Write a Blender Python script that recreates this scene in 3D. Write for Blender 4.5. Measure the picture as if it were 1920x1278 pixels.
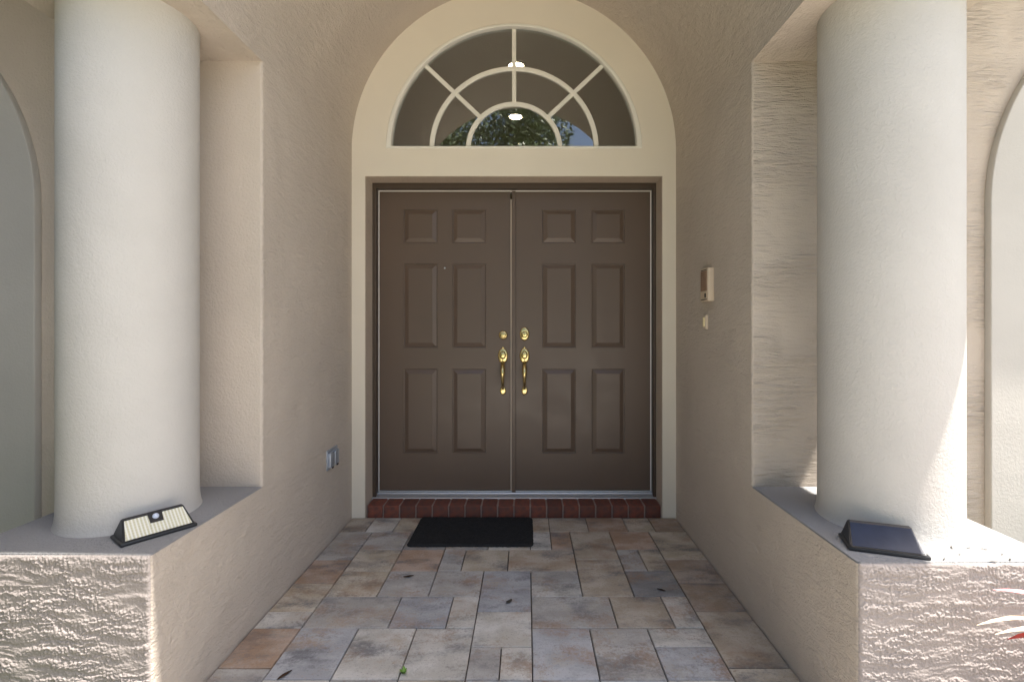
import bpy, bmesh, math, random
import numpy as np
from mathutils import Vector, Matrix
R = math.radians
random.seed(7)
for o in list(bpy.data.objects): bpy.data.objects.remove(o)
S = bpy.context.scene
C = S.collection

# ------------------------------------------------------------------ camera, sky, sun, exposure
CAM_H, DEP, FPX = 1.235, 3.12, 915.0          # eye height, distance to the entry wall, focal length in photo pixels
VPX, VPY = 988.0, 608.0                        # vanishing point of the porch in the photo
cd = bpy.data.cameras.new('camera'); cam = bpy.data.objects.new('camera', cd); C.objects.link(cam)
cam.location = (0, -DEP, CAM_H); cam.rotation_euler = (R(90), 0, 0)
cd.sensor_width = 36; cd.lens = FPX/1920*36
cd.shift_x = -(VPX-960)/1920; cd.shift_y = -(639-VPY)/1920
cd.clip_start = .05; cd.clip_end = 500
S.camera = cam

SUN = Vector((.40, -.10, 1.0)).normalized()   # direction towards the sun: high, from the right, along the house front
W = bpy.data.worlds.new('World'); S.world = W; W.use_nodes = True
nt = W.node_tree
bg = nt.nodes['Background']; sky = nt.nodes.new('ShaderNodeTexSky'); sky.sky_type = 'NISHITA'
sky.sun_disc = False; sky.sun_elevation = math.asin(SUN.z); sky.sun_rotation = math.atan2(SUN.x, SUN.y)
sky.air_density = 1.0; sky.dust_density = 3.0; sky.ozone_density = 1.0
nt.links.new(sky.outputs[0], bg.inputs[0]); bg.inputs[1].default_value = .12
sd = bpy.data.lights.new('sun', 'SUN'); sd.energy = 5.0; sd.angle = R(.53); sd.color = (1, .95, .88)
sun = bpy.data.objects.new('sun', sd); C.objects.link(sun); sun.location = (6, -6, 12)
sun.rotation_euler = SUN.to_track_quat('Z', 'Y').to_euler()
S.view_settings.view_transform = 'Standard'; S.view_settings.look = 'None'
S.view_settings.exposure = 1.42; S.view_settings.gamma = 1.0; S.view_settings.use_curve_mapping = False
S.render.engine = 'CYCLES'
S.cycles.max_bounces = 10; S.cycles.diffuse_bounces = 6; S.cycles.glossy_bounces = 4; S.cycles.transmission_bounces = 6

# ------------------------------------------------------------------ helpers
def lin(r, g, b):
    f = lambda c: ((c/255+.055)/1.055)**2.4 if c > 10 else c/255/12.92
    return (f(r), f(g), f(b), 1)

def obj(name, me, mat=None, parent=None):
    o = bpy.data.objects.new(name, me); C.objects.link(o)
    if mat:
        for m in (mat if isinstance(mat, (list, tuple)) else [mat]): me.materials.append(m)
    if parent: o.parent = parent
    return o

def tag(o, label, cat, group=None):
    o['label'] = label; o['category'] = cat
    if group: o['group'] = group
    return o

def structure(o): o['kind'] = 'structure'; return o

def empty(name, loc, rz=0):
    o = bpy.data.objects.new(name, None); C.objects.link(o)
    o.location = loc; o.rotation_euler = (0, 0, rz); o.empty_display_size = .1
    return o

def smooth(me, ang=35):
    for p in me.polygons: p.use_smooth = True
    me.set_sharp_from_angle(angle=R(ang)); return me

def pyd(name, v, f, ang=35):
    me = bpy.data.meshes.new(name); me.from_pydata([tuple(p) for p in v], [], f); me.validate(); me.update()
    return smooth(me, ang)

def frombm(name, bm, ang=35):
    bmesh.ops.recalc_face_normals(bm, faces=bm.faces[:])
    me = bpy.data.meshes.new(name); bm.to_mesh(me); bm.free(); return smooth(me, ang)

def addbox(bm, x0, x1, y0, y1, z0, z1, bev=0, seg=2):
    r = bmesh.ops.create_cube(bm, size=1, matrix=Matrix.Translation(((x0+x1)/2, (y0+y1)/2, (z0+z1)/2)) @ Matrix.Diagonal((x1-x0, y1-y0, z1-z0, 1)))
    if bev:
        es = list({e for v in r['verts'] for e in v.link_edges})
        bmesh.ops.bevel(bm, geom=es, offset=bev, segments=seg, affect='EDGES', profile=.5)

def box(name, x0, x1, y0, y1, z0, z1, bev=0, seg=2):
    bm = bmesh.new(); addbox(bm, x0, x1, y0, y1, z0, z1, bev, seg); return frombm(name, bm)

def prism(bm, pts, axis, a, b):
    """polygon extruded along an axis; pts are (u,v): axis z -> (x,y), axis y -> (x,z)"""
    mk = (lambda p, t: (p[0], p[1], t)) if axis == 'z' else (lambda p, t: (p[0], t, p[1])) if axis == 'y' else (lambda p, t: (t, p[0], p[1]))
    A = [bm.verts.new(mk(p, a)) for p in pts]; B = [bm.verts.new(mk(p, b)) for p in pts]
    n = len(pts)
    bm.faces.new(A); bm.faces.new(B[::-1])
    for i in range(n): bm.faces.new((A[i], B[i], B[(i+1) % n], A[(i+1) % n]))

def arc(cx, cz, r, a0, a1, n, sz=1.0):
    return [(cx+r*math.cos(R(a0+(a1-a0)*i/n)), cz+r*sz*math.sin(R(a0+(a1-a0)*i/n))) for i in range(n+1)]

def plate(name, loops, y0, y1, bev=0, seg=2):
    """flat plate with holes standing in the xz plane, from y0 to y1"""
    cu = bpy.data.curves.new('c', 'CURVE'); cu.dimensions = '2D'; cu.fill_mode = 'BOTH'
    t = abs(y1-y0)/2; cu.extrude = t-bev; cu.bevel_depth = bev; cu.bevel_resolution = seg; cu.offset = -bev
    for lp in loops:
        sp = cu.splines.new('POLY'); sp.points.add(len(lp)-1); sp.use_cyclic_u = True
        for p, q in zip(sp.points, lp): p.co = (q[0], q[1], 0, 1)
    ob = bpy.data.objects.new('c', cu); C.objects.link(ob)
    dg = bpy.context.evaluated_depsgraph_get(); dg.update()
    me = bpy.data.meshes.new_from_object(ob.evaluated_get(dg)); me.name = name
    bpy.data.objects.remove(ob); bpy.data.curves.remove(cu)
    me.transform(Matrix.Translation((0, (y0+y1)/2, 0)) @ Matrix.Rotation(R(90), 4, 'X'))
    me.materials.clear()
    bm = bmesh.new(); bm.from_mesh(me); bmesh.ops.remove_doubles(bm, verts=bm.verts[:], dist=1e-5)
    bmesh.ops.recalc_face_normals(bm, faces=bm.faces[:]); bm.to_mesh(me); bm.free()
    smooth(me, 30)
    bm = bmesh.new(); bm.from_mesh(me)                # keep the flat front and back truly flat
    for f in bm.faces:
        if abs(f.normal.y) > .9995:
            for e in f.edges: e.smooth = False
    bm.to_mesh(me); bm.free()
    return me

def rect(x0, x1, z0, z1): return [(x0, z0), (x1, z0), (x1, z1), (x0, z1)]

def tube(bm, pts, rad, n=10, caps=True):
    pts = [Vector(p) for p in pts]; rings = []
    up = None
    for i, p in enumerate(pts):
        d = (pts[min(i+1, len(pts)-1)]-pts[max(i-1, 0)]).normalized()
        if up is None: up = Vector((1, 0, 0)) if abs(d.x) < .9 else Vector((0, 1, 0))
        a = d.cross(up).normalized(); b = a.cross(d).normalized(); up = b
        rr = rad[i] if isinstance(rad, (list, tuple)) else rad
        rx, ry = rr if isinstance(rr, (list, tuple)) else (rr, rr)
        rings.append([bm.verts.new(p+a*rx*math.cos(2*math.pi*k/n)+b*ry*math.sin(2*math.pi*k/n)) for k in range(n)])
    for r0, r1 in zip(rings, rings[1:]):
        for k in range(n): bm.faces.new((r0[k], r0[(k+1) % n], r1[(k+1) % n], r1[k]))
    if caps: bm.faces.new(rings[0][::-1]); bm.faces.new(rings[-1])

def lathe(prof, n=64, cx=0, cy=0):
    v, f = [], []
    for r, z in prof:
        for k in range(n): v.append((cx+r*math.cos(2*math.pi*k/n), cy+r*math.sin(2*math.pi*k/n), z))
    m = len(prof)
    for i in range(m-1):
        for k in range(n): f.append((i*n+k, i*n+(k+1) % n, (i+1)*n+(k+1) % n, (i+1)*n+k))
    f.append(tuple(range(n))[::-1]); f.append(tuple((m-1)*n+k for k in range(n)))
    return v, f

_rng = np.random.RandomState(3)
_G = _rng.randn(256, 256, 2); _G /= np.linalg.norm(_G, axis=2, keepdims=True)
def perlin(x, y):
    xi = np.floor(x).astype(int); yi = np.floor(y).astype(int); xf = x-xi; yf = y-yi
    u = xf**3*(xf*(xf*6-15)+10); v = yf**3*(yf*(yf*6-15)+10)
    def g(i, j, a, b):
        q = _G[(xi+i) & 255, (yi+j) & 255]; return q[..., 0]*a+q[..., 1]*b
    n0 = g(0, 0, xf, yf)*(1-u)+g(1, 0, xf-1, yf)*u
    n1 = g(0, 1, xf, yf-1)*(1-u)+g(1, 1, xf-1, yf-1)*u
    return (n0*(1-v)+n1*v)*1.5
def fbm(x, y, o=4):
    s = 0; a = 1
    for i in range(o): s = s+a*perlin(x*2**i+17.3*i, y*2**i+5.1*i); a *= .5
    return s

# ------------------------------------------------------------------ materials
class NT:
    def __init__(s, name):
        s.m = bpy.data.materials.new(name); s.m.use_nodes = True; s.t = s.m.node_tree
        s.p = s.t.nodes['Principled BSDF']
    def n(s, kind, **k):
        nd = s.t.nodes.new('ShaderNode'+kind)
        for a, b in k.items():
            if a.startswith('i_'):
                nd.inputs[int(a[2:]) if a[2:].isdigit() else a[2:]].default_value = b
            else: setattr(nd, a, b)
        return nd
    def l(s, a, b): s.t.links.new(a, b)
    def coords(s, sc=(1, 1, 1), rot=(0, 0, 0), kind='Object'):
        tc = s.n('TexCoord'); mp = s.n('Mapping'); mp.inputs['Scale'].default_value = sc; mp.inputs['Rotation'].default_value = rot
        s.l(tc.outputs[kind], mp.inputs[0]); return mp.outputs[0]
    def noise(s, vec, scale, det=3, rough=.5, dist=0):
        nd = s.n('TexNoise'); nd.inputs['Scale'].default_value = scale; nd.inputs['Detail'].default_value = det
        nd.inputs['Roughness'].default_value = rough; nd.inputs['Distortion'].default_value = dist
        if vec is not None: s.l(vec, nd.inputs['Vector'])
        return nd.outputs[0]
    def ramp(s, fac, stops):
        nd = s.n('ValToRGB'); e = nd.color_ramp.elements
        while len(e) < len(stops): e.new(.5)
        for q, (p, c) in zip(e, stops): q.position = p; q.color = c if len(c) == 4 else (*c, 1)
        s.l(fac, nd.inputs[0]); return nd.outputs[0]
    def mix(s, a, b, fac, mode='MIX'):
        nd = s.n('Mix', data_type='RGBA', blend_type=mode)
        for k, v in ((0, fac), (6, a), (7, b)):
            if isinstance(v, (int, float, tuple)): nd.inputs[k].default_value = v
            else: s.l(v, nd.inputs[k])
        return nd.outputs[2]
    def math(s, op, a, b=0.0):
        nd = s.n('Math', operation=op)
        for k, v in ((0, a), (1, b)):
            if isinstance(v, (int, float)): nd.inputs[k].default_value = v
            else: s.l(v, nd.inputs[k])
        return nd.outputs[0]
    def bump(s, h, strength=.3, dist=.01, nrm=None):
        nd = s.n('Bump'); nd.inputs['Strength'].default_value = strength; nd.inputs['Distance'].default_value = dist
        s.l(h, nd.inputs['Height'])
        if nrm is not None: s.l(nrm, nd.inputs['Normal'])
        return nd.outputs[0]
    def fin(s, col=None, rough=.8, nrm=None, metal=0, spec=.3):
        if col is not None:
            if isinstance(col, tuple): s.p.inputs['Base Color'].default_value = col
            else: s.l(col, s.p.inputs['Base Color'])
        if isinstance(rough, (int, float)): s.p.inputs['Roughness'].default_value = rough
        else: s.l(rough, s.p.inputs['Roughness'])
        s.p.inputs['Metallic'].default_value = metal; s.p.inputs['Specular IOR Level'].default_value = spec
        if nrm is not None: s.l(nrm, s.p.inputs['Normal'])
        return s.m

BW = (0, 0, 0, 1); WH = (1, 1, 1, 1)
def var(c, k): return tuple(min(1, x*k) for x in c[:3])+(1,)

def stucco(name, col, kind='swirl', amt=1.0):
    m = NT(name)
    v = m.coords()
    big = m.noise(v, 1.7, 4, .6)
    c = m.mix(var(col, .93), var(col, 1.05), m.ramp(big, [(.3, BW), (.7, WH)]))
    fine = m.noise(v, 230, 2, .6)
    c = m.mix(c, var(col, .82), m.math('MULTIPLY', m.ramp(fine, [(.62, BW), (.8, WH)]), .25))
    if kind == 'swirl':                      # hand trowelled: soft strokes, small blobs
        a = m.noise(m.coords((1, 1, 1.6), (R(25), R(30), 0)), 55, 5, .58, 1.1)
        b = m.noise(m.coords((1, .45, 1.3), (R(-38), R(20), 0)), 26, 3, .55, .6)
        w = m.noise(v, 5, 2)
        h = m.math('ADD', m.math('MULTIPLY', a, .65), m.math('MULTIPLY', b, .8))
        h = m.math('ADD', h, m.math('MULTIPLY', w, 1.5))
        n = m.bump(m.math('ADD', h, m.math('MULTIPLY', fine, .12)), .9*amt, .012)
    elif kind == 'ridge':                    # dragged sideways: long level ridges
        a = m.noise(m.coords((9, 9, 56)), 1, 5, .6, .9)
        b = m.noise(m.coords((16, 16, 95)), 1, 3, .55, .4)
        k = m.ramp(m.noise(v, 4.5, 2), [(.35, (.15, .15, .15)), (.6, WH)])
        h = m.math('MULTIPLY', m.math('ADD', a, m.math('MULTIPLY', b, .5)), k)
        n = m.bump(m.math('ADD', h, m.math('MULTIPLY', fine, .12)), 1.0*amt, .019)
    else:                                    # sponge floated: small grains
        a = m.noise(v, 95, 4, .62, .5)
        b = m.noise(v, 7, 2)
        n = m.bump(m.math('ADD', a, m.math('MULTIPLY', b, 1.2)), .8*amt, .008)
    return m.fin(c, .88, n, 0, .2)

TAN = (.565, .49, .41, 1)
OFFW = (.565, .54, .50, 1)
M = {}
M['wall'] = stucco('wall_stucco', TAN, 'swirl')
M['ridge'] = stucco('wall_stucco_ridged', TAN, 'ridge')
M['ridge_fine'] = stucco('wall_stucco_floated', TAN, 'grain', .8)
M['pier'] = stucco('pier_stucco', (.36, .315, .29, 1), 'grain', .5)
M['column'] = stucco('column_stucco', OFFW, 'grain', .5)
M['ledge'] = stucco('ledge_stucco', (.32, .315, .31, 1), 'grain', 1.2)
M['trim_far'] = stucco('window_trim_stucco', (.54, .515, .47, 1), "grain", .25)

def paint(name, col, rough=.5, grain=.0, spec=.4):
    m = NT(name); v = m.coords()
    c = m.mix(var(col, .94), var(col, 1.04), m.noise(v, 3, 3))
    n = m.bump(m.noise(v, 140, 3), .08+grain, .002)
    r = m.ramp(m.noise(v, 9, 3), [(.3, (rough-.06,)*3), (.7, (rough+.06,)*3)])
    return m.fin(c, r, n, 0, spec)
M['cream'] = paint('cream_paint', (.76, .69, .565, 1), .6)
M['white'] = paint('white_paint', (.80, .77, .68, 1), .45)
M['brown'] = paint('door_brown', (.125, .086, .062, 1), .36, .02, .5)
M['frame'] = paint('frame_brown', (.075, .053, .038, 1), .42, .02, .4)
M['strip'] = paint('weatherstrip_white', (.78, .72, .66, 1), .6)
M['reveal'] = stucco('reveal_stucco', (.55, .455, .36, 1), 'swirl', .8)
m = NT('aluminium'); v = m.coords((1, 60, 60))
M['alu'] = m.fin((.62, .65, .68, 1), m.ramp(m.noise(v, 12, 3), [(.3, (.32,)*3), (.7, (.5,)*3)]), m.bump(m.noise(v, 20, 2), .05, .001), .75, .5)
m = NT('brass'); v = m.coords()
M['brass'] = m.fin(m.mix((.84, .68, .33, 1), (.68, .54, .24, 1), m.noise(v, 60, 3)), m.ramp(m.noise(v, 40, 3), [(.3, (.14,)*3), (.7, (.26,)*3)]), None, 1, .5)
M['brass_dark'] = NT('brass_keyway').fin((.12, .09, .04, 1), .5, None, .5)
M['black'] = paint('black_plastic', (.016, .017, .02, 1), .38, 0, .5)
M['black_gloss'] = paint('black_lens', (.01, .011, .014, 1), .15, 0, .5)
m = NT('rubber_mat'); v = m.coords()
M['mat'] = m.fin(m.mix((.014, .014, .0145, 1), (.042, .042, .043, 1), m.noise(v, 45, 5, .7)), .95, m.bump(m.noise(v, 420, 3, .7), .9, .004), 0, .15)
m = NT('solar_cell'); v = m.coords()
w = m.n('TexBrick'); w.inputs['Scale'].default_value = 1; w.offset = 0
M['solar'] = m.fin(m.mix((.012, .02, .045, 1), (.03, .045, .085, 1), m.noise(v, 25, 3)), .16, None, 0, .18)
m = NT('led_panel'); v = m.coords()
wv = m.n('TexWave', wave_type='BANDS', bands_direction='X'); wv.inputs['Scale'].default_value = 33; wv.inputs['Distortion'].default_value = .0
m.l(v, wv.inputs[0])
wz = m.n('TexWave', wave_type='BANDS', bands_direction='Z'); wz.inputs['Scale'].default_value = 52; m.l(v, wz.inputs[0])
cc = m.mix((.62, .58, .40, 1), (.80, .79, .70, 1), wv.outputs[1])
cc = m.mix(cc, (.50, .47, .30, 1), m.math('MULTIPLY', m.math('MULTIPLY', m.math('SUBTRACT', 1, wv.outputs[1]), wz.outputs[1]), .55))
M['led'] = m.fin(cc, .22, m.bump(wv.outputs[1], .25, .002), 0, .5)
M['lens'] = paint('sensor_lens', (.60, .65, .78, 1), .25, 0, .5)
M['plastic'] = paint('beige_plastic', (.66, .54, .40, 1), .45, 0, .4)
M['grille'] = paint('intercom_grille', (.33, .22, .15, 1), .6, .1, .3)
M['button'] = paint('bell_button', (.74, .62, .36, 1), .35, 0, .5)
M['darkslot'] = paint('dark_slot', (.04, .03, .025, 1), .6)
m = NT('grey_metal'); v = m.coords()
M['cover'] = m.fin(m.mix((.34, .37, .42, 1), (.50, .54, .60, 1), m.noise(v, 40, 3)), .42, None, .6, .5)

# pavers: tumbled concrete in blended greys, tans and rust, one tone per stone from the object colour
def paver_mat():
    m = NT('blended_paver')
    oi = m.n('ObjectInfo'); tc = m.n('TexCoord')
    off = m.n('VectorMath', operation='SCALE'); cb = m.n('CombineXYZ')
    for k in range(3): m.l(oi.outputs['Random'], cb.inputs[k])
    m.l(cb.outputs[0], off.inputs[0]); off.inputs['Scale'].default_value = 57
    ad = m.n('VectorMath', operation='ADD'); m.l(tc.outputs['Object'], ad.inputs[0]); m.l(off.outputs[0], ad.inputs[1])
    P = ad.outputs[0]
    def mp(sc):
        q = m.n('Mapping'); q.inputs['Scale'].default_value = sc; m.l(P, q.inputs[0]); return q.outputs[0]
    base = oi.outputs['Color']
    hs = m.n('HueSaturation'); hs.inputs['Value'].default_value = 1.25; hs.inputs['Saturation'].default_value = .75; m.l(base, hs.inputs['Color'])
    grit = m.math('MULTIPLY', m.math('SUBTRACT', m.noise(P, 75, 5, .75), .5), .55)
    def patch(sc, k, lo, hi, det=5):
        return m.ramp(m.math('ADD', m.noise(mp(sc), k, det, .58, .15), grit), [(lo, BW), (hi, WH)])
    c = m.mix(base, hs.outputs[0], patch((5, 7, 1), 1.3, .42, .60))
    c = m.mix(c, (.13, .13, .138, 1), m.math('MULTIPLY', patch((3.2, 6.5, 1.3), 1.5, .49, .70), .78))
    c = m.mix(c, (.32, .20, .12, 1), m.math('MULTIPLY', patch((3.0, 4.5, 1.7), 1.6, .51, .72), .68))
    c = m.mix(c, (.46, .41, .33, 1), m.math('MULTIPLY', patch((4.5, 6.0, .7), 1.4, .55, .75), .55))
    sp = m.noise(P, 130, 4, .75)
    c = m.mix(c, (.09, .09, .095, 1), m.math('MULTIPLY', m.ramp(sp, [(.56, BW), (.72, WH)]), .55))
    c = m.mix(c, (.48, .46, .42, 1), m.math('MULTIPLY', m.ramp(m.noise(P, 210, 3, .7), [(.64, BW), (.76, WH)]), .35))
    n = m.bump(m.math('ADD', m.noise(P, 160, 4, .7), m.math('MULTIPLY', m.noise(P, 30, 3), .7)), .45, .004)
    return m.fin(c, .82, n, 0, .3)
M['paver'] = paver_mat()
m = NT('joint_sand'); v = m.coords()
M['sand'] = m.fin(m.mix((.05, .043, .036, 1), (.13, .11, .09, 1), m.noise(v, 40, 4)), .95, m.bump(m.noise(v, 300, 3), .6, .004), 0, .1)
def brick_mat():
    m = NT('red_brick'); oi = m.n('ObjectInfo'); v = m.coords()
    c = m.mix((.155, .058, .040, 1), (.235, .075, .048, 1), oi.outputs['Random'])
    c = m.mix(c, (.095, .056, .048, 1), m.ramp(m.noise(v, 28, 4, .6), [(.42, BW), (.72, WH)]))
    return m.fin(c, .8, m.bump(m.noise(v, 190, 4, .7), .5, .003), 0, .25)
M['brick'] = brick_mat()
m = NT('mortar'); v = m.coords()
M['mortar'] = m.fin(m.mix((.24, .17, .14, 1), (.34, .26, .22, 1), m.noise(v, 60, 4)), .95, m.bump(m.noise(v, 260, 3), .6, .003), 0, .1)
m = NT('lawn'); v = m.coords()
M['lawn'] = m.fin(m.mix((.07, .10, .03, 1), (.12, .14, .05, 1), m.noise(v, 3, 5)), .95, m.bump(m.noise(v, 80, 4), 1, .03), 0, .1)
m = NT('walk'); v = m.coords()
bk = m.n('TexBrick'); bk.inputs['Scale'].default_value = 1; bk.inputs['Brick Width'].default_value = .35; bk.inputs['Row Height'].default_value = .235
bk.inputs['Mortar Size'].default_value = .004; bk.inputs['Color1'].default_value = (.62, .58, .52, 1); bk.inputs['Color2'].default_value = (.58, .55, .50, 1); bk.inputs['Mortar'].default_value = (.08, .07, .06, 1)  # pale tones raised to throw more sunlight back up
m.l(v, bk.inputs[0])
M['walk'] = m.fin(m.mix(bk.outputs[0], (.4, .36, .32, 1), m.math('MULTIPLY', m.noise(v, 9, 5), .4)), .85, m.bump(m.noise(v, 120, 3), .4, .004), 0, .2)

def glass_mat():
    m = NT('window_glass'); p = m.p
    p.inputs['Base Color'].default_value = (.80, .84, .83, 1); p.inputs['Roughness'].default_value = 0
    p.inputs['Transmission Weight'].default_value = 1; p.inputs['IOR'].default_value = 2.0
    return m.m
M['glass'] = glass_mat()
def emit(name, col, st):
    m = NT(name); m.p.inputs['Emission Color'].default_value = col; m.p.inputs['Emission Strength'].default_value = st
    m.p.inputs['Base Color'].default_value = (.8, .8, .8, 1); return m.m
M['bulb'] = emit('lit_bulb', (1, .80, .58, 1), 28)
M['room'] = paint('foyer_paint', (.74, .71, .64, 1), .7)
M['bark'] = stucco('bark', (.12, .095, .07, 1), 'ridge', 1)
def leafm(name, a, b, tr=.0):
    m = NT(name); v = m.coords()
    m.p.inputs['Subsurface Weight'].default_value = 0
    return m.fin(m.mix(a, b, m.ramp(m.noise(v, 5, 4, .7), [(.35, BW), (.65, WH)])), .45, None, 0, .5)
M['shade_shrub'] = leafm('shrub_leaf', (.03, .05, .015, 1), (.06, .095, .03, 1))
M['leaf'] = leafm('oak_leaf', (.06, .10, .03, 1), (.26, .32, .13, 1))

# ------------------------------------------------------------------ main dimensions (metres)
XL, XR = -1.12, .953              # faces of the porch side walls
CX, RAD = (XL+XR)/2, (XR-XL)/2
SOF = 2.348                       # underside of the header above the columns
YB = -1.055                       # house front, behind the columns
YFL, YFR = -1.6665, -1.716        # front faces of the two piers
PL, PR = -1.73, 1.56              # outer faces of the piers
LED = .55                         # ledge height
def px(x, y, depth):              # pixel + distance -> world x, z
    return (x-VPX)*depth/FPX, CAM_H-(y-VPY)*depth/FPX

# ------------------------------------------------------------------ ground
def sheet(name, x0, x1, y0, y1, z, mat):
    return structure(obj(name, pyd(name, [(x0, y0, z), (x1, y0, z), (x1, y1, z), (x0, y1, z)], [(0, 1, 2, 3)]), mat))
sheet('ground', -120, 120, -120, 120, -.10, M['lawn'])
structure(obj('bounce_drive', box('bounce_paving', -1.3, 7.5, -13, -2.06, -.096, -.004), M['walk']))  # unseen pale paving, added and sized to bounce sunlight into the porch
structure(obj('planting_bed', box('planting_bed', 1.0, 4.0, -2.05, YFR+.02, -.096, -.05), M['sand']))

# porch floor: bed of sand with each paver a stone of its own
floor = structure(obj('porch_floor', box('porch_floor', -1.16, .99, -2.05, .02, -.09, -.011), M['sand']))
UX, X0 = .1174, .0196
D0, UD = 1.988, .1153
def pv(i0, i1, j0, j1, col):
    x0 = max(X0+i0*UX, XL+.004) if i0 > -9 else XL+.004
    x1 = min(X0+i1*UX, XR-.002) if i1 < 8 else XR-.003
    y0, y1 = D0+j0*UD-DEP, min(D0+j1*UD-DEP, -.002)
    g = .0022
    bm = bmesh.new()
    addbox(bm, x0+g, x1-g, y0+g, y1-g, -.03, 0)
    top = [e for e in bm.edges if all(v.co.z > -.001 for v in e.verts)]
    bmesh.ops.bevel(bm, geom=top, offset=.0025, segments=1, affect='EDGES')
    tx, ty = random.gauss(0, .0012), random.gauss(0, .0012); cx_, cy_ = (x0+x1)/2, (y0+y1)/2
    for v in bm.verts:
        v.co.z += (v.co.x-cx_)*tx+(v.co.y-cy_)*ty+.0
    dz = random.gauss(0, .0006)
    for v in bm.verts: v.co.z += dz; v.co.x -= cx_; v.co.y -= cy_
    o = obj('paver', frombm('paver', bm), M['paver'], floor); o.location = (cx_, cy_, 0)
    k = random.uniform(.93, 1.07)
    k *= 1.42; o.color = (col[0]*k, col[1]*k, col[2]*k, 1)
GB = (.25, .25, .255); GR = (.255, .24, .22); LT = (.33, .31, .275); TN = (.27, .225, .17); BR = (.215, .165, .12)
RS = (.26, .18, .125); DK = (.17, .165, .16); BE = (.30, .255, .19)
L = -9.8; E = 8
lay = [
 (L,-8,-2,0,RS),(L,-8,-4,-2,GR),(-8,-6,-2.5,0,GB),(-6,-4,-2.5,0,LT),(-4,-2,-2.5,0,LT),(-2,-1,-2.5,-1,GR),(-1,0,-2.5,-1,LT),
 (-2,0,-1,1,LT),(0,2,-2.5,0,GB),(2,4,-2.5,0,GR),(4,6,-1,0,LT),(4,6,-2.5,-1,GB),(6,E,-2,1,TN),(6,E,-4,-2,BE),
 (L,-8,0,1,LT),(L,-8,1,3,BE),(-8,-5,0,2,GR),(-5,-3,0,2,GB),(-3,-2,0,2,LT),(0,3,0,2,GR),(3,5,0,2,TN),(5,6,0,2,LT),(6,E,1,3,BR),
 (L,-8,3,5,RS),(-8,-6,2,4,BE),(-6,-4,2,4,GR),(-4,-2,2,4,GR),(-2,0,1,4,GB),(0,2,2,3,LT),(0,2,3,4,GR),(2,4,2,5,TN),(4,6,2,4,DK),(6,E,3,5,BR),
 (L,-8,5,8,GR),(-8,-6,4,6,BE),(-6,-4,4,6,RS),(-4,-3,4,6,GR),(-3,-1,4,6,BE),(-1,2,4,6,TN),(2,4,5,8,TN),(4,5,4,6,GR),(5,6,4,6,BE),(6,E,5,8,BE),
 (-8,-6,6,8,GR),(-6,-4,6,8,DK),(-4,-2,6,8,GR),(-2,0,6,8,LT),(0,1,6,8,LT),(1,2,6,8,RS),(4,6,6,8,RS),
 (L,-8.4,8,9.9,TN),(-8.4,-7,8,9.9,LT),(-7,-5,8,9.9,BE),(-5,-3,8,9.9,GR),(-3,-1,8,9.9,GR),(-1,1,8,9.9,TN),(1,3,8,9.9,TN),(3,5,8,9.9,RS),(5,6.4,8,9.9,BE),(6.4,E,8,9.9,BR)]
for i in range(-8, 6, 2): lay.append((i, i+2, -4, -2.5, random.choice([GB, GR, LT, TN])))
for k, i in enumerate(list(range(-8, 7, 2))): lay.append((i, i+2 if i < 6 else E, -6, -4, random.choice([GB, GR, LT, TN])))
lay.append((L, -8, -6, -4, GR))
for a in lay: pv(*a)

# ------------------------------------------------------------------ house front and porch walls
def rounded_plan(x_in, sgn):
    r = .012; far = 7.0*sgn
    a = [(x_in+sgn*r-sgn*r*math.sin(R(t)), YB+r-r*math.cos(R(t))) for t in range(0, 91, 15)]
    return [(far, YB)]+a+[(x_in, .40), (far, .40)]
def front_wall(name, x_in, outer, sgn, mat_front):
    bm = bmesh.new()
    prism(bm, [(7*sgn, YB), (x_in, YB), (x_in, .40), (7*sgn, .40)], 'z', -.09, LED)
    prism(bm, rounded_plan(x_in, sgn), 'z', LED, SOF)
    prism(bm, [(7*sgn, YB), (outer, YB), (outer, .40), (7*sgn, .40)], 'z', SOF, 3.6)
    me = frombm(name, bm, 40)
    o = obj(name, me, [M['wall'], mat_front])
    for p in me.polygons:
        if p.normal.y < -.8: p.material_index = 1
    return o
tag(front_wall('house_wall', XL, PL, -1, M['ridge_fine']), 'taupe stucco wall left of the doors, with the metal outlet cover on it', 'wall')
tag(front_wall('house_wall', XR, PR, 1, M['ridge']), 'tan stucco wall right of the doors, with the intercom on it', 'wall')

# barrel vault with the header that rests on both columns
prof = [(PL, 4.0), (PL, SOF), (XL, SOF)]+[(CX+RAD*math.cos(R(180-t)), SOF+RAD*math.sin(R(t))) for t in np.linspace(0, 180, 97)][1:-1]+[(XR, SOF), (PR, SOF), (PR, 4.0)]
bm = bmesh.new(); prism(bm, prof, 'y', -1.69, .40)
frontline = lambda x: YFL+(x-PL)/(PR-PL)*(YFR-YFL)
for v in bm.verts:
    if v.co.y < -1: v.co.y = frontline(v.co.x)+.004
M['vault'] = M['wall']
vault = tag(obj('vaulted_ceiling', frombm('vault', bm, 20), M['vault']), 'tan stucco barrel vault over the porch, resting on the two columns', 'ceiling')
bm = bmesh.new()
prism(bm, [(-2.35, 2.90), (-2.35, 3.05), (CX, 4.25), (2.10, 3.05), (2.10, 2.90), (PR-.02, 2.98), (CX, 4.05), (PL+.02, 2.98)], 'y', -1.70, 1.2)  # unseen roof added to shade ledges and columns
for v in bm.verts:
    if v.co.y < -1: v.co.y = (YFL+.005 if v.co.x < .6 else YFR-.010)-.10*(min(v.co.z, 4.1)-LED)  # front edge slanted along the sun to place the shadow line
tag(obj('shade_roof', frombm('roof', bm), M['cream']), 'unseen gabled roof added over the porch, its eaves shaped to shade piers and columns', 'roof')

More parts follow.
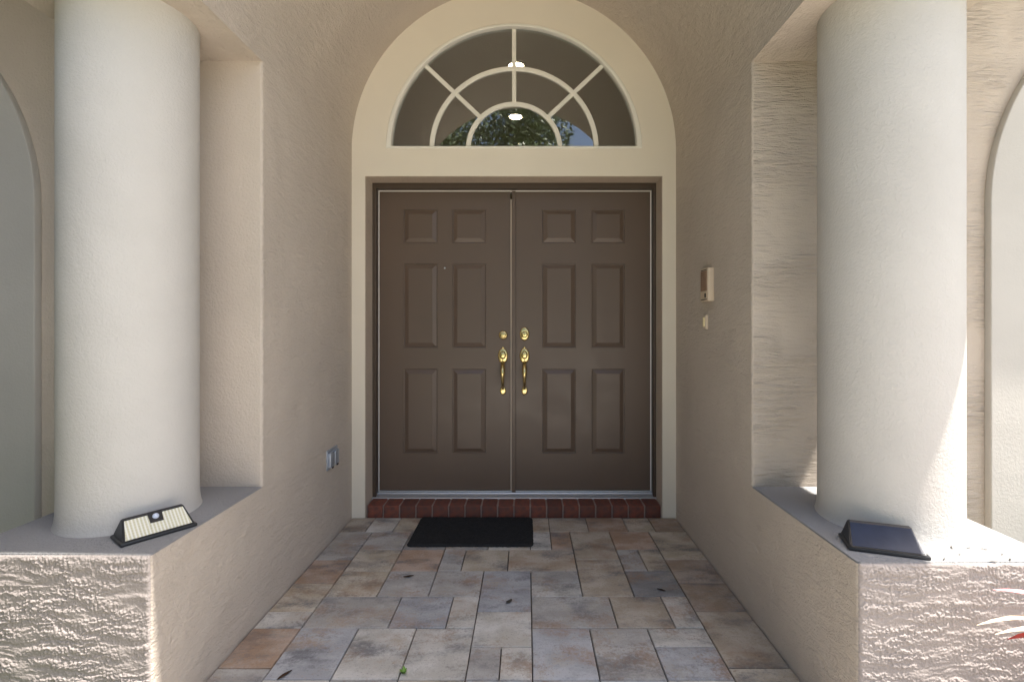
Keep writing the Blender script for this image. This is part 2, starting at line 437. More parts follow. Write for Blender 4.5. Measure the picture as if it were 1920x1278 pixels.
# piers
def rough_face(name, x0, x1, y, z0, z1, seed, parent):
    nx, nz = int((x1-x0)/.0018), int((z1-z0)/.0018)
    xs = np.linspace(x0, x1, nx+1); zs = np.linspace(z0, z1, nz+1); X, Z = np.meshgrid(xs, zs)
    sx, sz = X+seed*3.1, Z+seed*1.7
    wob = .010*fbm(sx*8, sz*8, 3)
    a = fbm(sx*11, (sz+wob)*46, 4)                    # level dragged ridges
    b = fbm(sx*112, (sz+wob)*125, 3)+.5*a                   # knobbly clumps riding on them
    mask = np.clip((fbm(sx*6+40, sz*15, 3)+.8)*1.0, .15, 1)
    h = 0.0011*np.tanh(2.4*a)+.0027*np.clip(b*1.7+.4, 0, 1)*mask+.0009*fbm(sx*210, sz*240, 2)*mask+.003
    edge = np.minimum(np.minimum(X-x0, x1-X), z1-Z); fall = np.clip(edge/.010, 0, 1)
    Y = y-h*(.5+.5*fall)-.004*np.sqrt(np.clip(1-(1-np.clip(edge/.008, 0, 1))**2, 0, 1))+.004
    v = np.stack([X, Y, Z], -1).reshape(-1, 3)
    n = nx+1; i = np.arange(nz)[:, None]*n+np.arange(nx)[None, :]
    f = np.stack([i, i+1, i+n+1, i+n], -1).reshape(-1, 4)
    me = bpy.data.meshes.new(name); me.from_pydata(v.tolist(), [], f.tolist()); me.update()
    smooth(me, 180)
    return obj(name, me, M['pier'], parent)
def pier(x0, x1, yf, seed, inner, label):
    t = empty('pier', ((x0+x1)/2, (yf+YB)/2, 0))
    def loc(o): o.matrix_parent_inverse = Matrix.Translation(t.location).inverted(); return o
    bm = bmesh.new()
    r = .010
    xi = x1 if inner > 0 else x0; xo = x0 if inner > 0 else x1
    s = 1 if inner > 0 else -1
    pts = [(xo, YB), (xo, yf+.004)]+[(xi-s*r+s*r*math.sin(R(q)), yf+r+.001-r*math.cos(R(q))) for q in range(0, 91, 15)]+[(xi, YB)]
    prism(bm, pts, 'z', -.09, LED-.005)
    loc(obj('body', frombm('pier_body', bm, 40), M['wall'], t))
    bm = bmesh.new()
    pts2 = [(xo, YB), (xo, yf+.003)]+[(xi-s*r+s*(r-.0015)*math.sin(R(q)), yf+r+.0005-(r-.001)*math.cos(R(q))) for q in range(0, 91, 15)]+[(xi-s*.0015, YB)]
    prism(bm, pts2, 'z', LED-.005, LED)
    bmesh.ops.bevel(bm, geom=[e for e in bm.edges if all(v.co.z > LED-.001 for v in e.verts)], offset=.003, segments=2, affect='EDGES')
    loc(obj('ledge', frombm('pier_ledge', bm, 40), M['ledge'], t))
    loc(rough_face('rough_stucco_face', x0+(.002 if inner < 0 else 0), x1-(.002 if inner > 0 else 0), yf-.0005, -.08, LED-.002, seed, t))
    return tag(t, label, 'pier', 'piers under the columns')
pier(PL, XL, YFL, 1, 1, 'low stucco pier left of the paved floor, its ledge in shade')
pier(XR, PR, YFR, 2, -1, 'low stucco pier right of the paved floor, its ledge partly in sun')

# columns
def column(cx, cy, r, label):
    z0, z1 = LED-.002, SOF+.004
    prof = [(r+.009, z0), (r+.006, z0+.01), (r+.003, z0+.025), (r+.001, z0+.05), (r, z0+.1)]
    prof += [(r, z) for z in np.linspace(z0+.2, z1-.05, 12)]+[(r+.001, z1)]
    v, f = lathe(prof, 96)
    o = obj('column', pyd('column', v, f, 60), M['column']); o.location = (cx, cy, 0)
    return tag(o, label, 'column', 'round porch columns')
column(-1.439, -1.340, .2045, 'round off-white stucco column on the left pier, fully in shade')
column(1.272, -1.393, .2110, 'round off-white stucco column on the right pier, sunlit near its foot')

# arched window surrounds on the house front, mostly hidden by the columns
def win_surround(xe, sgn, label):
    """xe: inner vertical edge of the raised band"""
    zs, r, w = 1.74, .98, .30
    cx = xe+sgn*r
    out = [(cx+r, LED-.25)]+arc(cx, zs, r, 0, 180, 64)+[(cx-r, LED-.25)]
    inn = [(cx+r-w, LED)]+arc(cx, zs, r-w, 0, 180, 64)+[(cx-r+w, LED)]
    t = empty('arched_window', (cx, YB, LED-.25))
    def loc(o): o.matrix_parent_inverse = Matrix.Translation(t.location).inverted(); return o
    loc(obj('surround', plate('window_surround', [out, inn], YB-.032, YB+.001, .004), M['trim_far'], t))
    fr = [(cx+r-w+.005, LED-.005)]+arc(cx, zs, r-w+.005, 0, 180, 48)+[(cx-r+w-.005, LED-.005)]
    fi = [(cx+r-w-.05, LED+.05)]+arc(cx, zs, r-w-.05, 0, 180, 48)+[(cx-r+w+.05, LED+.05)]
    loc(obj('frame', plate('window_frame', [fr, fi], YB-.024, YB-.002, .002), M['white'], t))
    loc(obj('pane', plate('window_pane', [fi], YB-.010, YB-.004), M['black_gloss'], t))
    return tag(t, label, 'window', 'arched windows beside the porch')
win_surround((65-VPX)*(DEP+YB-.03)/FPX, -1, 'arched window with pale raised surround behind the left column')
win_surround((1858-VPX)*(DEP+YB-.03)/FPX, 1, 'arched window with pale raised surround behind the right column')

# ------------------------------------------------------------------ entry: arched surround, fanlight
OL, OR_, OT = -1.036, .867, 2.183            # door opening in the surround
FC, FZ, FR, FS = -.083, 2.364, .815, .975    # fanlight centre, springing, radius, flattening
out = [(XR+.02, -.02), (XR+.02, SOF)]+[(CX+(RAD+.02)*math.cos(R(t)), SOF+(RAD+.02)*math.sin(R(t))) for t in np.linspace(0, 180, 97)]+[(XL-.02, -.02), (OL, -.02), (OL, OT), (OR_, OT), (OR_, -.02)]
fan = arc(FC, FZ, FR, 0, 180, 96, FS)
me = plate('door_surround', [out, fan], 0, .045, .003)
tag(obj('door_surround', me, M['cream']), 'smooth cream arched surround framing the brown doors and the fanlight', 'surround')
# rough taupe reveal lining of the door opening (behind the surround)
bm = bmesh.new()
for a in ((OL-.05, OL+.003, .046, .16, -.02, OT+.05), (OR_-.003, OR_+.05, .046, .16, -.02, OT+.05), (OL+.003, OR_-.003, .046, .16, OT-.003, OT+.05)): addbox(bm, *a)
for a in ((OL-.0005, OL+.003, .003, .046, -.02, OT+.0005), (OR_-.003, OR_+.0005, .003, .046, -.02, OT+.0005), (OL+.003, OR_-.003, .003, .046, OT-.003, OT+.0005)): addbox(bm, *a)
tag(obj('door_reveal', frombm('door_reveal', bm), M['reveal']), 'narrow rough taupe stucco reveal between cream surround and door frame', 'reveal')

fl = empty('fanlight_window', (FC, .03, FZ))
def fpart(name, me, mat):
    o = obj(name, me, mat, fl); o.matrix_parent_inverse = Matrix.Translation(fl.location).inverted(); return o
ro = FR+.004
fpart('frame', plate('fan_frame', [arc(FC, FZ-.006, ro, 0, 180, 96, FS), arc(FC, FZ+.010, FR-.030, 0, 180, 96, FS)], -.006, .06, .007, 3), M['white'])
r1, r2, hw = .530, .296, .0155
for r in (r1, r2):
    fpart('arched_muntin', plate('arched_muntin', [arc(FC, FZ, r+hw, 0, 180, 64, FS)+arc(FC, FZ, r-hw, 180, 0, 64, FS)], .018, .046, .005, 2), M['white'])
for deg in (44, 90, 136):
    for ra, rb in ((r2+hw-.004, r1-hw+.004), (r1+hw-.004, FR-.024)):
        d = Vector((math.cos(R(deg)), math.sin(R(deg))*FS)); n = Vector((-d.y, d.x)).normalized()*(hw*.88)
        A = Vector((FC, FZ))+d*ra; B = Vector((FC, FZ))+d*rb
        fpart('radial_muntin', plate('radial_muntin', [[tuple(A+n), tuple(A-n), tuple(B-n), tuple(B+n)]], .020, .044, .004, 2), M['white'])
def sector(ra, rb, a0, a1):
    n = 24
    return arc(FC, FZ, rb, a0, a1, n, FS)+(arc(FC, FZ, ra, a1, a0, n, FS) if ra else [])
for a0, a1 in ((.8, 43.7), (44.3, 89.7), (90.3, 135.7), (136.3, 179.2)):
    fpart('pane', plate('pane', [sector(r2+.003, r1-.003, a0, a1)], .030, .035), M['glass'])
    fpart('pane', plate('pane', [sector(r1+.003, FR-.012, a0, a1)], .030, .035), M['glass'])
fpart('pane', plate('pane', [sector(0, r2-.003, .5, 179.5)], .030, .035), M['glass'])
tag(fl, 'half-round fanlight window with white muntins above the brown doors', 'window')

# ------------------------------------------------------------------ double door
YD = .19                                      # face of the leaves
PD = FPX/(DEP+YD)
dx = lambda p: (p-VPX)/PD
dz = lambda p: CAM_H-(p-VPY)/PD
dd = empty('double_door', (CX, YD, .07))
def dpart(name, me, mat, parent=None):
    p = parent or dd
    o = obj(name, me, mat, p); o.matrix_parent_inverse = Matrix.Translation(dd.location).inverted() if p is dd else Matrix.Identity(4)
    return o
ZB, ZT = dz(918.5), dz(359.5)
LX0, LX1, RX0, RX1 = dx(711.5), dx(956.5), dx(960.5), dx(1219)
FI0, FI1, FT = dx(709.3), dx(1221.6), dz(356.8)
dpart('frame', plate('door_frame', [[(OL-.01, .07), (OL-.01, OT+.01), (OR_+.01, OT+.01), (OR_+.01, .07), (FI1, .07), (FI1, FT), (FI0, FT), (FI0, .07)]], .142, .25, .004), M['frame'])
ws = .0085
dpart('weatherstrip', plate('weatherstrip', [[(FI0-.004, ZB-.012), (FI0-.004, FT+.004), (FI1+.004, FT+.004), (FI1+.004, ZB-.012), (RX1-.002, ZB-.012), (RX1-.002, ZT-.001), (LX0+.002, ZT-.001), (LX0+.002, ZB-.012)]], YD+.004, YD+.05), M['strip'])
def panel_mesh(x0, x1, z0, z1):
    prof = [(0, .0), (.002, .0), (.004, .009), (.008, .0098), (.032, .0005), (.035, -.0008)]
    v, f = [], []
    for ins, d in prof:
        v += [(x0+ins, YD+d, z0+ins), (x1-ins, YD+d, z0+ins), (x1-ins, YD+d, z1-ins), (x0+ins, YD+d, z1-ins)]
    for i in range(len(prof)-1):
        for k in range(4): f.append((i*4+k, i*4+(k+1) % 4, i*4+4+(k+1) % 4, i*4+4+k))
    b = (len(prof)-1)*4; f.append((b, b+1, b+2, b+3))
    return pyd('door_panel', v, f, 8)
rows = ((392, 456), (494, 652), (691, 850))
def leaf(x0, x1, cols):
    rc = [(dx(a), dx(b), dz(t1), dz(t0)) for a, b in cols for t0, t1 in rows]
    o = dpart('door_leaf', plate('door_leaf', [rect(x0, x1, ZB, ZT)]+[rect(*q) for q in rc], YD, YD+.044, .0008, 1), M['brown'])
    for q in rc: dpart('panel', panel_mesh(*q), M['brown'], o)
    return o
ll = leaf(LX0, LX1, ((756.5, 820.5), (848, 911.5)))
rl = leaf(RX0, RX1, ((1016.5, 1080), (1109, 1171.5)))
# astragal on the right leaf, pale seal line along the left leaf
dpart('astragal', plate('astragal', [rect(dx(960), dx(966.8), ZB-.01, ZT+.002)], YD-.012, YD+.002, .003), M['brown'], rl)
dpart('seal', plate('seal', [rect(dx(957), dx(960), ZB, ZT-.05)], YD-.004, YD+.02, .001, 1), paint('seal_tan', (.42, .34, .27, 1), .5), ll)
# hardware
def oval(bm, cx, cz, rx, rz, dep, y=YD):
    prof = [(1, 0), (1, .3), (.93, .62), (.78, .86), (.55, .97), (.0, 1.0)]
    n = 32; rings = []
    for s, d in prof[:-1]: rings.append([bm.verts.new((cx+rx*s*math.cos(2*math.pi*k/n), y-dep*d, cz+rz*s*math.sin(2*math.pi*k/n))) for k in range(n)])
    for a, b in zip(rings, rings[1:]):
        for k in range(n): bm.faces.new((a[k], a[(k+1) % n], b[(k+1) % n], b[k]))
    c = bm.verts.new((cx, y-dep, cz))
    for k in range(n): bm.faces.new((rings[-1][k], rings[-1][(k+1) % n], c))
def handle(pxx, parent):
    x = dx(pxx); zc = dz(667); zf = dz(732)
    bm = bmesh.new()
    oval(bm, x, zc, .034, .054, .012)
    oval(bm, x, zc+.006, .021, .028, .020, YD-.008)
    oval(bm, x, zc+.056, .007, .007, .008)
    oval(bm, x, zf, .021, .031, .010)
    top = Vector((x, YD-.010, zc-.042)); bot = Vector((x, YD-.008, zf+.012))
    pts, rad = [], []
    for k in range(17):
        t = k/16; z = top.z+(bot.z-top.z)*t
        out_ = .052*math.sin(math.pi*min(1, t*1.02))**.6
        pts.append((x, YD-.008-out_, z)); rad.append((.0095+.0095*math.exp(-((t-.3)/.24)**2)-.003*t, .011+.006*math.exp(-((t-.3)/.24)**2)-.003*t))
    tube(bm, pts, rad, 12)
    tube(bm, [(x, YD-.01, zc-.030), (x, YD-.035, zc-.036), (x, YD-.055, zc-.032)], [(.010, .003), (.011, .003), (.009, .0025)], 10)   # thumb latch
    o = dpart('handle', frombm('door_handle', bm, 40), M['brass'], parent)
    return o
handle(943, ll); handle(983.5, rl)
bm = bmesh.new(); oval(bm, dx(943.5), dz(628), .031, .031, .016); oval(bm, dx(943.5), dz(628), .018, .018, .010, YD-.014)
k1 = dpart('deadbolt', frombm('deadbolt', bm, 40), M['brass'], ll)
bm = bmesh.new(); oval(bm, dx(983.5), dz(626), .033, .047, .012); oval(bm, dx(983.5), dz(627), .022, .022, .014, YD-.009)
k2 = dpart('deadbolt', frombm('deadbolt', bm, 40), M['brass'], rl)
for X_, Y_ in ((943.5, 628), (983.5, 627)):
    dpart('keyway', box('keyway', dx(X_)-.0015, dx(X_)+.0015, YD-.0262, YD-.02, dz(Y_)-.007, dz(Y_)+.007), M['brass_dark'], ll if X_ < 960 else rl)
bm = bmesh.new(); oval(bm, dx(834), dz(502.5), .006, .006, .004)
dpart('peephole', frombm('peephole', bm), M['alu'], ll)
# sill: bright sweep line, sloped aluminium threshold
dpart('door_sweep', box('door_sweep', FI0, FI1, YD+.001, YD+.03, ZB-.013, ZB-.003), M['alu'])
bm = bmesh.new(); prism(bm, [(.132, .076), (.136, .080), (.172, .093), (.177, .099), (.184, .099), (.186, .092), (.24, .092), (.24, .06), (.132, .06)], 'x', OL+.004, OR_-.004)
dpart('threshold', frombm('threshold', bm, 20), M['alu'])
tag(dd, 'brown six-panel double front door with brass handles under the fanlight', 'door')

# brick step
st = empty('brick_step', (CX, .07, 0))
def bpart(name, me, mat):
    o = obj(name, me, mat, st); return o
nb = 18; w0, w1 = OL+.008, OR_-.006; pit = (w1-w0)/nb
bm = bmesh.new(); addbox(bm, -(w1-w0)/2-.003, (w1-w0)/2+.003, -.052, .066, -.02, .070)
bpart('mortar', frombm('mortar', bm), M['mortar']).location = ((w0+w1)/2-CX, 0, 0)
bme = []
for q in range(3):
    bm = bmesh.new(); addbox(bm, -pit/2+.0045, pit/2-.0045, -.062, .066, -.005, .076, .005, 2)
    for v in bm.verts: v.co += Vector((random.gauss(0, .0006), random.gauss(0, .0006), random.gauss(0, .0005)-(.004 if v.co.y < 0 and v.co.z > .03 else 0)))
    b_ = frombm('brick', bm, 40); b_.materials.append(M['brick']); bme.append(b_)
for k in range(nb):
    o = bpart('brick', random.choice(bme), None)
    o.location = (w0+(k+.5)*pit-CX, random.gauss(0, .001), random.gauss(0, .0007)); o.rotation_euler = (0, 0, random.gauss(0, .004))
tag(st, 'low step of one row of red bricks under the door threshold', 'step')

# ------------------------------------------------------------------ doormat
def doormat():
    x0, x1, y0, y1, r = -.672, .036, -.412, -.010, .03
    nx, ny = 190, 110; v = []
    for j in range(ny+1):
        for i in range(nx+1):
            v.append([x0+(x1-x0)*i/nx, y0+(y1-y0)*j/ny, 0])
    A = np.array(v); X, Y = A[:, 0].copy(), A[:, 1].copy()
    # pull the corners in to a rounded rectangle
    cx_, cy_ = np.clip(X, x0+r, x1-r), np.clip(Y, y0+r, y1-r)
    d = np.maximum(np.abs(X-cx_), np.abs(Y-cy_)); l2 = np.hypot(X-cx_, Y-cy_); k = np.where(l2 > 0, d/np.maximum(l2, 1e-9), 1)
    X2, Y2 = cx_+(X-cx_)*k, cy_+(Y-cy_)*k
    e = np.minimum(np.minimum(X-x0, x1-X), np.minimum(Y-y0, y1-Y))
    h = .003+.010*np.clip(e/.012, 0, 1)**.5+.0022*fbm(X*150, Y*150, 2)+.0012*fbm(X*18, Y*18, 3)
    X2 += np.where(e < .004, .003*perlin(X*130+3, Y*130), 0); Y2 += np.where(e < .004, .003*perlin(X*130, Y*130+9), 0)
    h = np.where(e < 1e-6, .0015, h)
    n = nx+1
    f = [(j*n+i, j*n+i+1, (j+1)*n+i+1, (j+1)*n+i) for j in range(ny) for i in range(nx)]
    top = np.stack([X2, Y2, h], -1)
    me = pyd('doormat', top.tolist(), f, 180)
    bm = bmesh.new(); bm.from_mesh(me)
    ex = bmesh.ops.extrude_edge_only(bm, edges=[q for q in bm.edges if q.is_boundary])
    for q in ex['geom']:
        if isinstance(q, bmesh.types.BMVert): q.co.z = .0005
    bmesh.ops.recalc_face_normals(bm, faces=bm.faces[:]); bm.to_mesh(me); bm.free()
    return obj('doormat', smooth(me, 180), M['mat'])
tag(doormat(), 'black fibre doormat on the pavers in front of the brick step', 'doormat')

# ------------------------------------------------------------------ wall fittings
ic = empty('intercom', (XR, -.575, 1.44))
def child(p, name, me, mat): return obj(name, me, mat, p)
child(ic, 'housing', box('intercom_housing', -.030, .004, -.056, .056, -.085, .086, .005), M['plastic'])
child(ic, 'speaker_grille', box('intercom_grille', -.0315, -.02, -.044, .044, -.032, .072, .001), M['grille'])
for k in range(9): child(ic, 'louvre', box('louvre', -.0335, -.030, -.042, .042, -.027+k*.0115, -.022+k*.0115, .0008), M['grille'])
child(ic, 'call_button', box('call_button', -.034, -.028, -.030, -.014, -.066, -.044, .002), M['darkslot'])
child(ic, 'slot', box('slot', -.0313, -.028, -.042, .042, -.0785, -.074, .0005), M['darkslot'])
child(ic, 'slot', box('slot', -.0313, -.028, -.042, .042, .0745, .079, .0005), M['darkslot'])
tag(ic, 'beige intercom box with brown speaker grille on the right porch wall', 'intercom')
db = empty('doorbell', (XR, -.535, 1.248))
child(db, 'plate', box('bell_plate', -.013, .004, -.017, .017, -.038, .038, .004), M['plastic'])
child(db, 'button', box('bell_button', -.022, -.010, -.010, .010, -.026, .026, .005), M['button'])
tag(db, 'small yellowed doorbell button below the intercom', 'doorbell')
oc = empty('outlet_cover', (XL, -.322, .472))
child(oc, 'plate', box('cover_plate', -.003, .006, -.073, .073, -.056, .056, .003), M['cover'])
for s in (-1, 1):
    lid = child(oc, 'lid', box('cover_lid', .004, .022, s*.034-.029, s*.034+.029, -.043, .040, .006), M['cover'])
    child(lid, 'latch', box('lid_latch', .018, .025, s*.034-.009, s*.034+.009, -.050, -.040, .002), M['darkslot'])
tag(oc, 'grey metal outlet cover with two lids low on the left wall', 'outlet')

# ------------------------------------------------------------------ solar wall lights lying on the ledges
def solar_light(loc, rz, led_front, label):
    t = empty('solar_light', loc, rz)
    Lh, Wd, H = .098, .104, .064
    yr = .020 if led_front else .030                     # where the ridge runs
    yf, yb = -Wd/2, Wd/2
    # rim plate
    bm = bmesh.new(); addbox(bm, -Lh-.006, Lh+.006, yf-.005, yb+.005, 0, .011, .004, 2)
    child(t, 'rim', frombm('light_rim', bm), M['black'])
    # wedge body
    e = .014
    v = [(-Lh, yf, .010), (Lh, yf, .010), (Lh, yb, .010), (-Lh, yb, .010), (-Lh+e, yr-.006, H), (Lh-e, yr-.006, H), (Lh-e, yr+.006, H), (-Lh+e, yr+.006, H)]
    f = [(0, 1, 2, 3), (0, 1, 5, 4), (2, 3, 7, 6), (1, 2, 6, 5), (3, 0, 4, 7), (4, 5, 6, 7)]
    bm = bmesh.new(); vs = [bm.verts.new(p) for p in v]
    for q in f: bm.faces.new([vs[i] for i in q])
    bmesh.ops.recalc_face_normals(bm, faces=bm.faces[:])
    bmesh.ops.bevel(bm, geom=bm.edges[:], offset=.003, segments=2, affect='EDGES')
    child(t, 'housing', frombm('light_housing', bm), M['black'])
    # faces: panel lying in the sloped front
    def slope(s0, s1, m0, m1, lift, back=False):
        a, b = Vector((0, yf, .010)), Vector((0, yr-.006, H))
        if back: a, b = Vector((0, yb, .010)), Vector((0, yr+.006, H))
        nrm = Vector((0, -(b.z-a.z), (b.y-a.y))).normalized()
        if nrm.z < 0: nrm = -nrm
        out_ = []
        for s, wl in ((s0, m0), (s1, m1)):
            p = a.lerp(b, s)+nrm*lift; out_.append((p, wl))
        return out_, nrm
    def slab(name, s0, s1, m0, m1, lift, mat, back=False, xo=(0, 0)):
        q, n_ = slope(s0, s1, m0, m1, lift, back)
        (pa, wa), (pb, wb) = q
        top = [Vector((xo[0]-wa, pa.y, pa.z)), Vector((xo[0]+wa, pa.y, pa.z)), Vector((xo[0]+wb, pb.y, pb.z)), Vector((xo[0]-wb, pb.y, pb.z))]
        bot = [p-n_*.006 for p in top]
        bm = bmesh.new(); T = [bm.verts.new(p) for p in top]; B = [bm.verts.new(p) for p in bot]
        bm.faces.new(T); bm.faces.new(B[::-1])
        for i in range(4): bm.faces.new((T[i], T[(i+1) % 4], B[(i+1) % 4], B[i]))
        bmesh.ops.recalc_face_normals(bm, faces=bm.faces[:])
        return child(t, name, frombm(name, bm), mat), q, n_
    if led_front:
        slab('led_panel', .07, .90, Lh-.008, Lh-.018, .0012, M['led'])
        o, q, n_ = slab('sensor_housing', .52, .99, .018, .020, .004, M['black'])
        c = (q[0][0]+q[1][0])/2
        bm = bmesh.new(); bmesh.ops.create_uvsphere(bm, u_segments=20, v_segments=12, radius=.0095, matrix=Matrix.Translation(c))
        child(t, 'sensor_lens', frombm('sensor_lens', bm, 180), M['lens'])
        slab('solar_panel', .08, .92, Lh-.010, Lh-.020, .001, M['solar'], True)
    else:
        slab('solar_panel', .06, .93, Lh-.007, Lh-.017, .0012, M['solar'])
        slab('led_panel', .08, .92, Lh-.010, Lh-.020, .001, M['led'], True)
    return tag(t, label, 'light', 'solar lights on the ledges')
def gpt(px_, py_, z): d = (CAM_H-z)*FPX/(py_-VPY); return Vector(((px_-VPX)*d/FPX, d-DEP, z))
solar_light((-1.228, -1.508, LED), math.atan2(.150, .112), True, 'black solar light with yellowish LED panel showing, on the shaded left ledge')
solar_light((1.092, -1.620, LED), math.atan2(-.060, .180), False, 'black solar light with dark blue cell panel up, on the right ledge')

# ------------------------------------------------------------------ plants and litter
def leaf_blade(bm, base, dirv, length, width, droop, rise, fold=.25, n=9):
    base = Vector(base); d = Vector(dirv).normalized(); side = d.cross(Vector((0, 0, 1))).normalized()
    prev = None
    for k in range(n+1):
        t = k/n
        p = base+d*length*t*(1-.12*t)+Vector((0, 0, rise*t-droop*t*t))
        w = width*(math.sin(math.pi*min(1, t*.93+.07))**.75)*(1-.25*t)+.0008
        up = Vector((0, 0, 1))
        a = bm.verts.new(p-side*w+up*w*fold); b = bm.verts.new(p); c = bm.verts.new(p+side*w+up*w*fold)
        if prev:
            bm.faces.new((prev[0], prev[1], b, a)); bm.faces.new((prev[1], prev[2], c, b))
        prev = (a, b, c)
def vleaf(name, a, b):
    m = NT(name); v = m.coords((1, 1, 1))
    c = m.mix(a, b, m.ramp(m.noise(m.coords((8, 8, 60)), 1, 3), [(.38, BW), (.62, WH)]))
    return m.fin(c, .4, None, 0, .5)
LM = [vleaf('leaf_pink', (.72, .25, .27, 1), (.80, .52, .50, 1)), vleaf('leaf_cream', (.74, .64, .46, 1), (.62, .45, .30, 1)), vleaf('leaf_red', (.62, .05, .03, 1), (.45, .04, .05, 1))]
pl = empty('ti_plant', (1.52, -1.93, -.05))
bm = bmesh.new(); tube(bm, [(0, 0, 0), (.01, .01, .25), (.0, .0, .54)], [.014, .012, .008], 10)
child(pl, 'stem', frombm('stem', bm), M['bark'])
spec = [((-1, .10), .40, .020, .10, .20, .52, 0), ((-1, .05), .46, .013, .16, .20, .50, 1), ((-1, .0), .43, .012, .13, .17, .49, 1), ((-1, .06), .375, .020, .12, .15, .475, 2)]
for k in range(14):
    a = k*2.4
    spec.append(((math.cos(a)*.6+.75, math.sin(a)), random.uniform(.25, .36), random.uniform(.018, .03), random.uniform(.1, .25), random.uniform(.08, .25), random.uniform(.2, .42), k % 3))
for (dx_, dy_), ln, wd, dr, ri, z, mi in spec:
    bm = bmesh.new(); leaf_blade(bm, (0, 0, z), (dx_, dy_, 0), ln, wd, dr, ri)
    child(pl, 'leaf', frombm('ti_leaf', bm, 180), LM[mi])
tag(pl, 'pink, cream and red leaved plant at the edge beside the right pier', 'plant')

dm = [NT('dry_leaf_brown').fin((.10, .055, .03, 1), .7), NT('dry_leaf_grey').fin((.13, .11, .085, 1), .8)]
def dry_leaf(p, rz, ln, wd, curl, mi, label, group):
    bm = bmesh.new(); n = 8; prev = None
    for k in range(n+1):
        t = k/n; x = (t-.5)*ln; w = wd*math.sin(math.pi*(.06+.88*t))**.8
        z = curl*(4*(t-.5)**2)+.0012; bend = .12*ln*math.sin(t*3)
        a = bm.verts.new((x, bend-w, z+w*.5)); b = bm.verts.new((x, bend, z)); c = bm.verts.new((x, bend+w, z+w*.35))
        if prev: bm.faces.new((prev[0], prev[1], b, a)); bm.faces.new((prev[1], prev[2], c, b))
        prev = (a, b, c)
    bmesh.ops.solidify(bm, geom=bm.faces[:], thickness=.0005)
    o = obj('dry_leaf', frombm('dry_leaf', bm, 180), dm[mi]); o.location = p; o.rotation_euler = (0, 0, rz)
    return tag(o, label, 'leaf', group)
G1 = 'dry leaves on the paved floor'
dry_leaf(gpt(766, 1082, .001), .3, .050, .008, .006, 0, 'curled brown dry leaf on the pavers nearest below the doormat', G1)
dry_leaf(gpt(1240, 1107, .001), -.5, .040, .006, .004, 0, 'thin brown dry leaf on a dark paver toward the right wall', G1)
dry_leaf(gpt(955, 1130, .001), .9, .034, .011, .009, 1, 'small grey crumpled leaf on the blue-grey paver below the doormat', G1)
dry_leaf(gpt(534, 1268, .001), 1.0, .055, .008, .006, 0, 'brown dry leaf on the pavers beside the left wall', G1)
G2 = 'bits of dry leaf on the sunlit ledge'
for (x_, y_, a, ln) in ((1786, 1027, 1.1, .022), (1792, 1018, .6, .012), (1817, 1028, .1, .018), (1846, 1030, -.7, .024), (1863, 1053, -.2, .026), (1895, 1050, .9, .016), (1800, 1040, 2.2, .010), (1771, 1049, .7, .012), (1880, 1040, 1.7, .010)):
    dry_leaf(gpt(x_, y_, LED+.001), a, ln, .0022, .002, 1, 'tiny bit of dry leaf lying on the sunlit right ledge', G2)
wd_ = empty('weed_sprout', gpt(757, 1265, -.006))
gm = NT('weed_green').fin((.14, .27, .045, 1), .5)
for k in range(7):
    a = k*.9; bm = bmesh.new(); leaf_blade(bm, (0, 0, .004+.003*(k % 3)), (math.cos(a), math.sin(a), 0), random.uniform(.012, .022), .0045, .004, .016, n=5)
    child(wd_, 'leaf', frombm('weed_leaf', bm, 180), gm)
tag(wd_, 'tiny green weed sprouting from a paver joint at the front', 'weed')

# ------------------------------------------------------------------ foyer behind the fanlight
def room():
    x0, x1, y0, y1, zc = -2.2, 2.2, .42, 5.2, 3.31
    structure(obj('foyer_floor', box('foyer_floor', x0, x1, .26, y1, -.05, .05), M['room']))
    structure(obj('foyer_ceiling', box('foyer_ceiling', x0, x1, .05, y1, zc, zc+.1), M['room']))
    structure(obj('foyer_wall', box('foyer_wall', x0, x1, y1, y1+.1, .05, zc), M['room']))
    structure(obj('foyer_wall', box('foyer_wall', x0-.1, x0, y0, y1, .05, zc), M['room']))
    structure(obj('foyer_wall', box('foyer_wall', x1, x1+.1, y0, y1, .05, zc), M['room']))
    for (X_, Y_), lb in (((967, 218), 'round lit ceiling light seen through the lowest fanlight pane'), ((968, 123), 'round lit ceiling light seen behind the upright fanlight muntin')):
        d = (zc-CAM_H)*FPX/(VPY-Y_); x = (X_-VPX)*d/FPX; y = d-DEP
        t = empty('ceiling_light', (x, y, zc))
        v, f = lathe([(.085, -.001), (.085, -.008), (.066, -.012), (.058, -.006), (.058, -.001)], 40)
        child(t, 'trim_ring', pyd('trim_ring', v, f), M['white'])
        v, f = lathe([(.056, -.004), (.056, -.010), (.04, -.013), (.01, -.014)], 32)
        child(t, 'bulb', pyd('bulb', v, f), M['bulb'])
        tag(t, lb, 'light', 'foyer ceiling lights')
room()

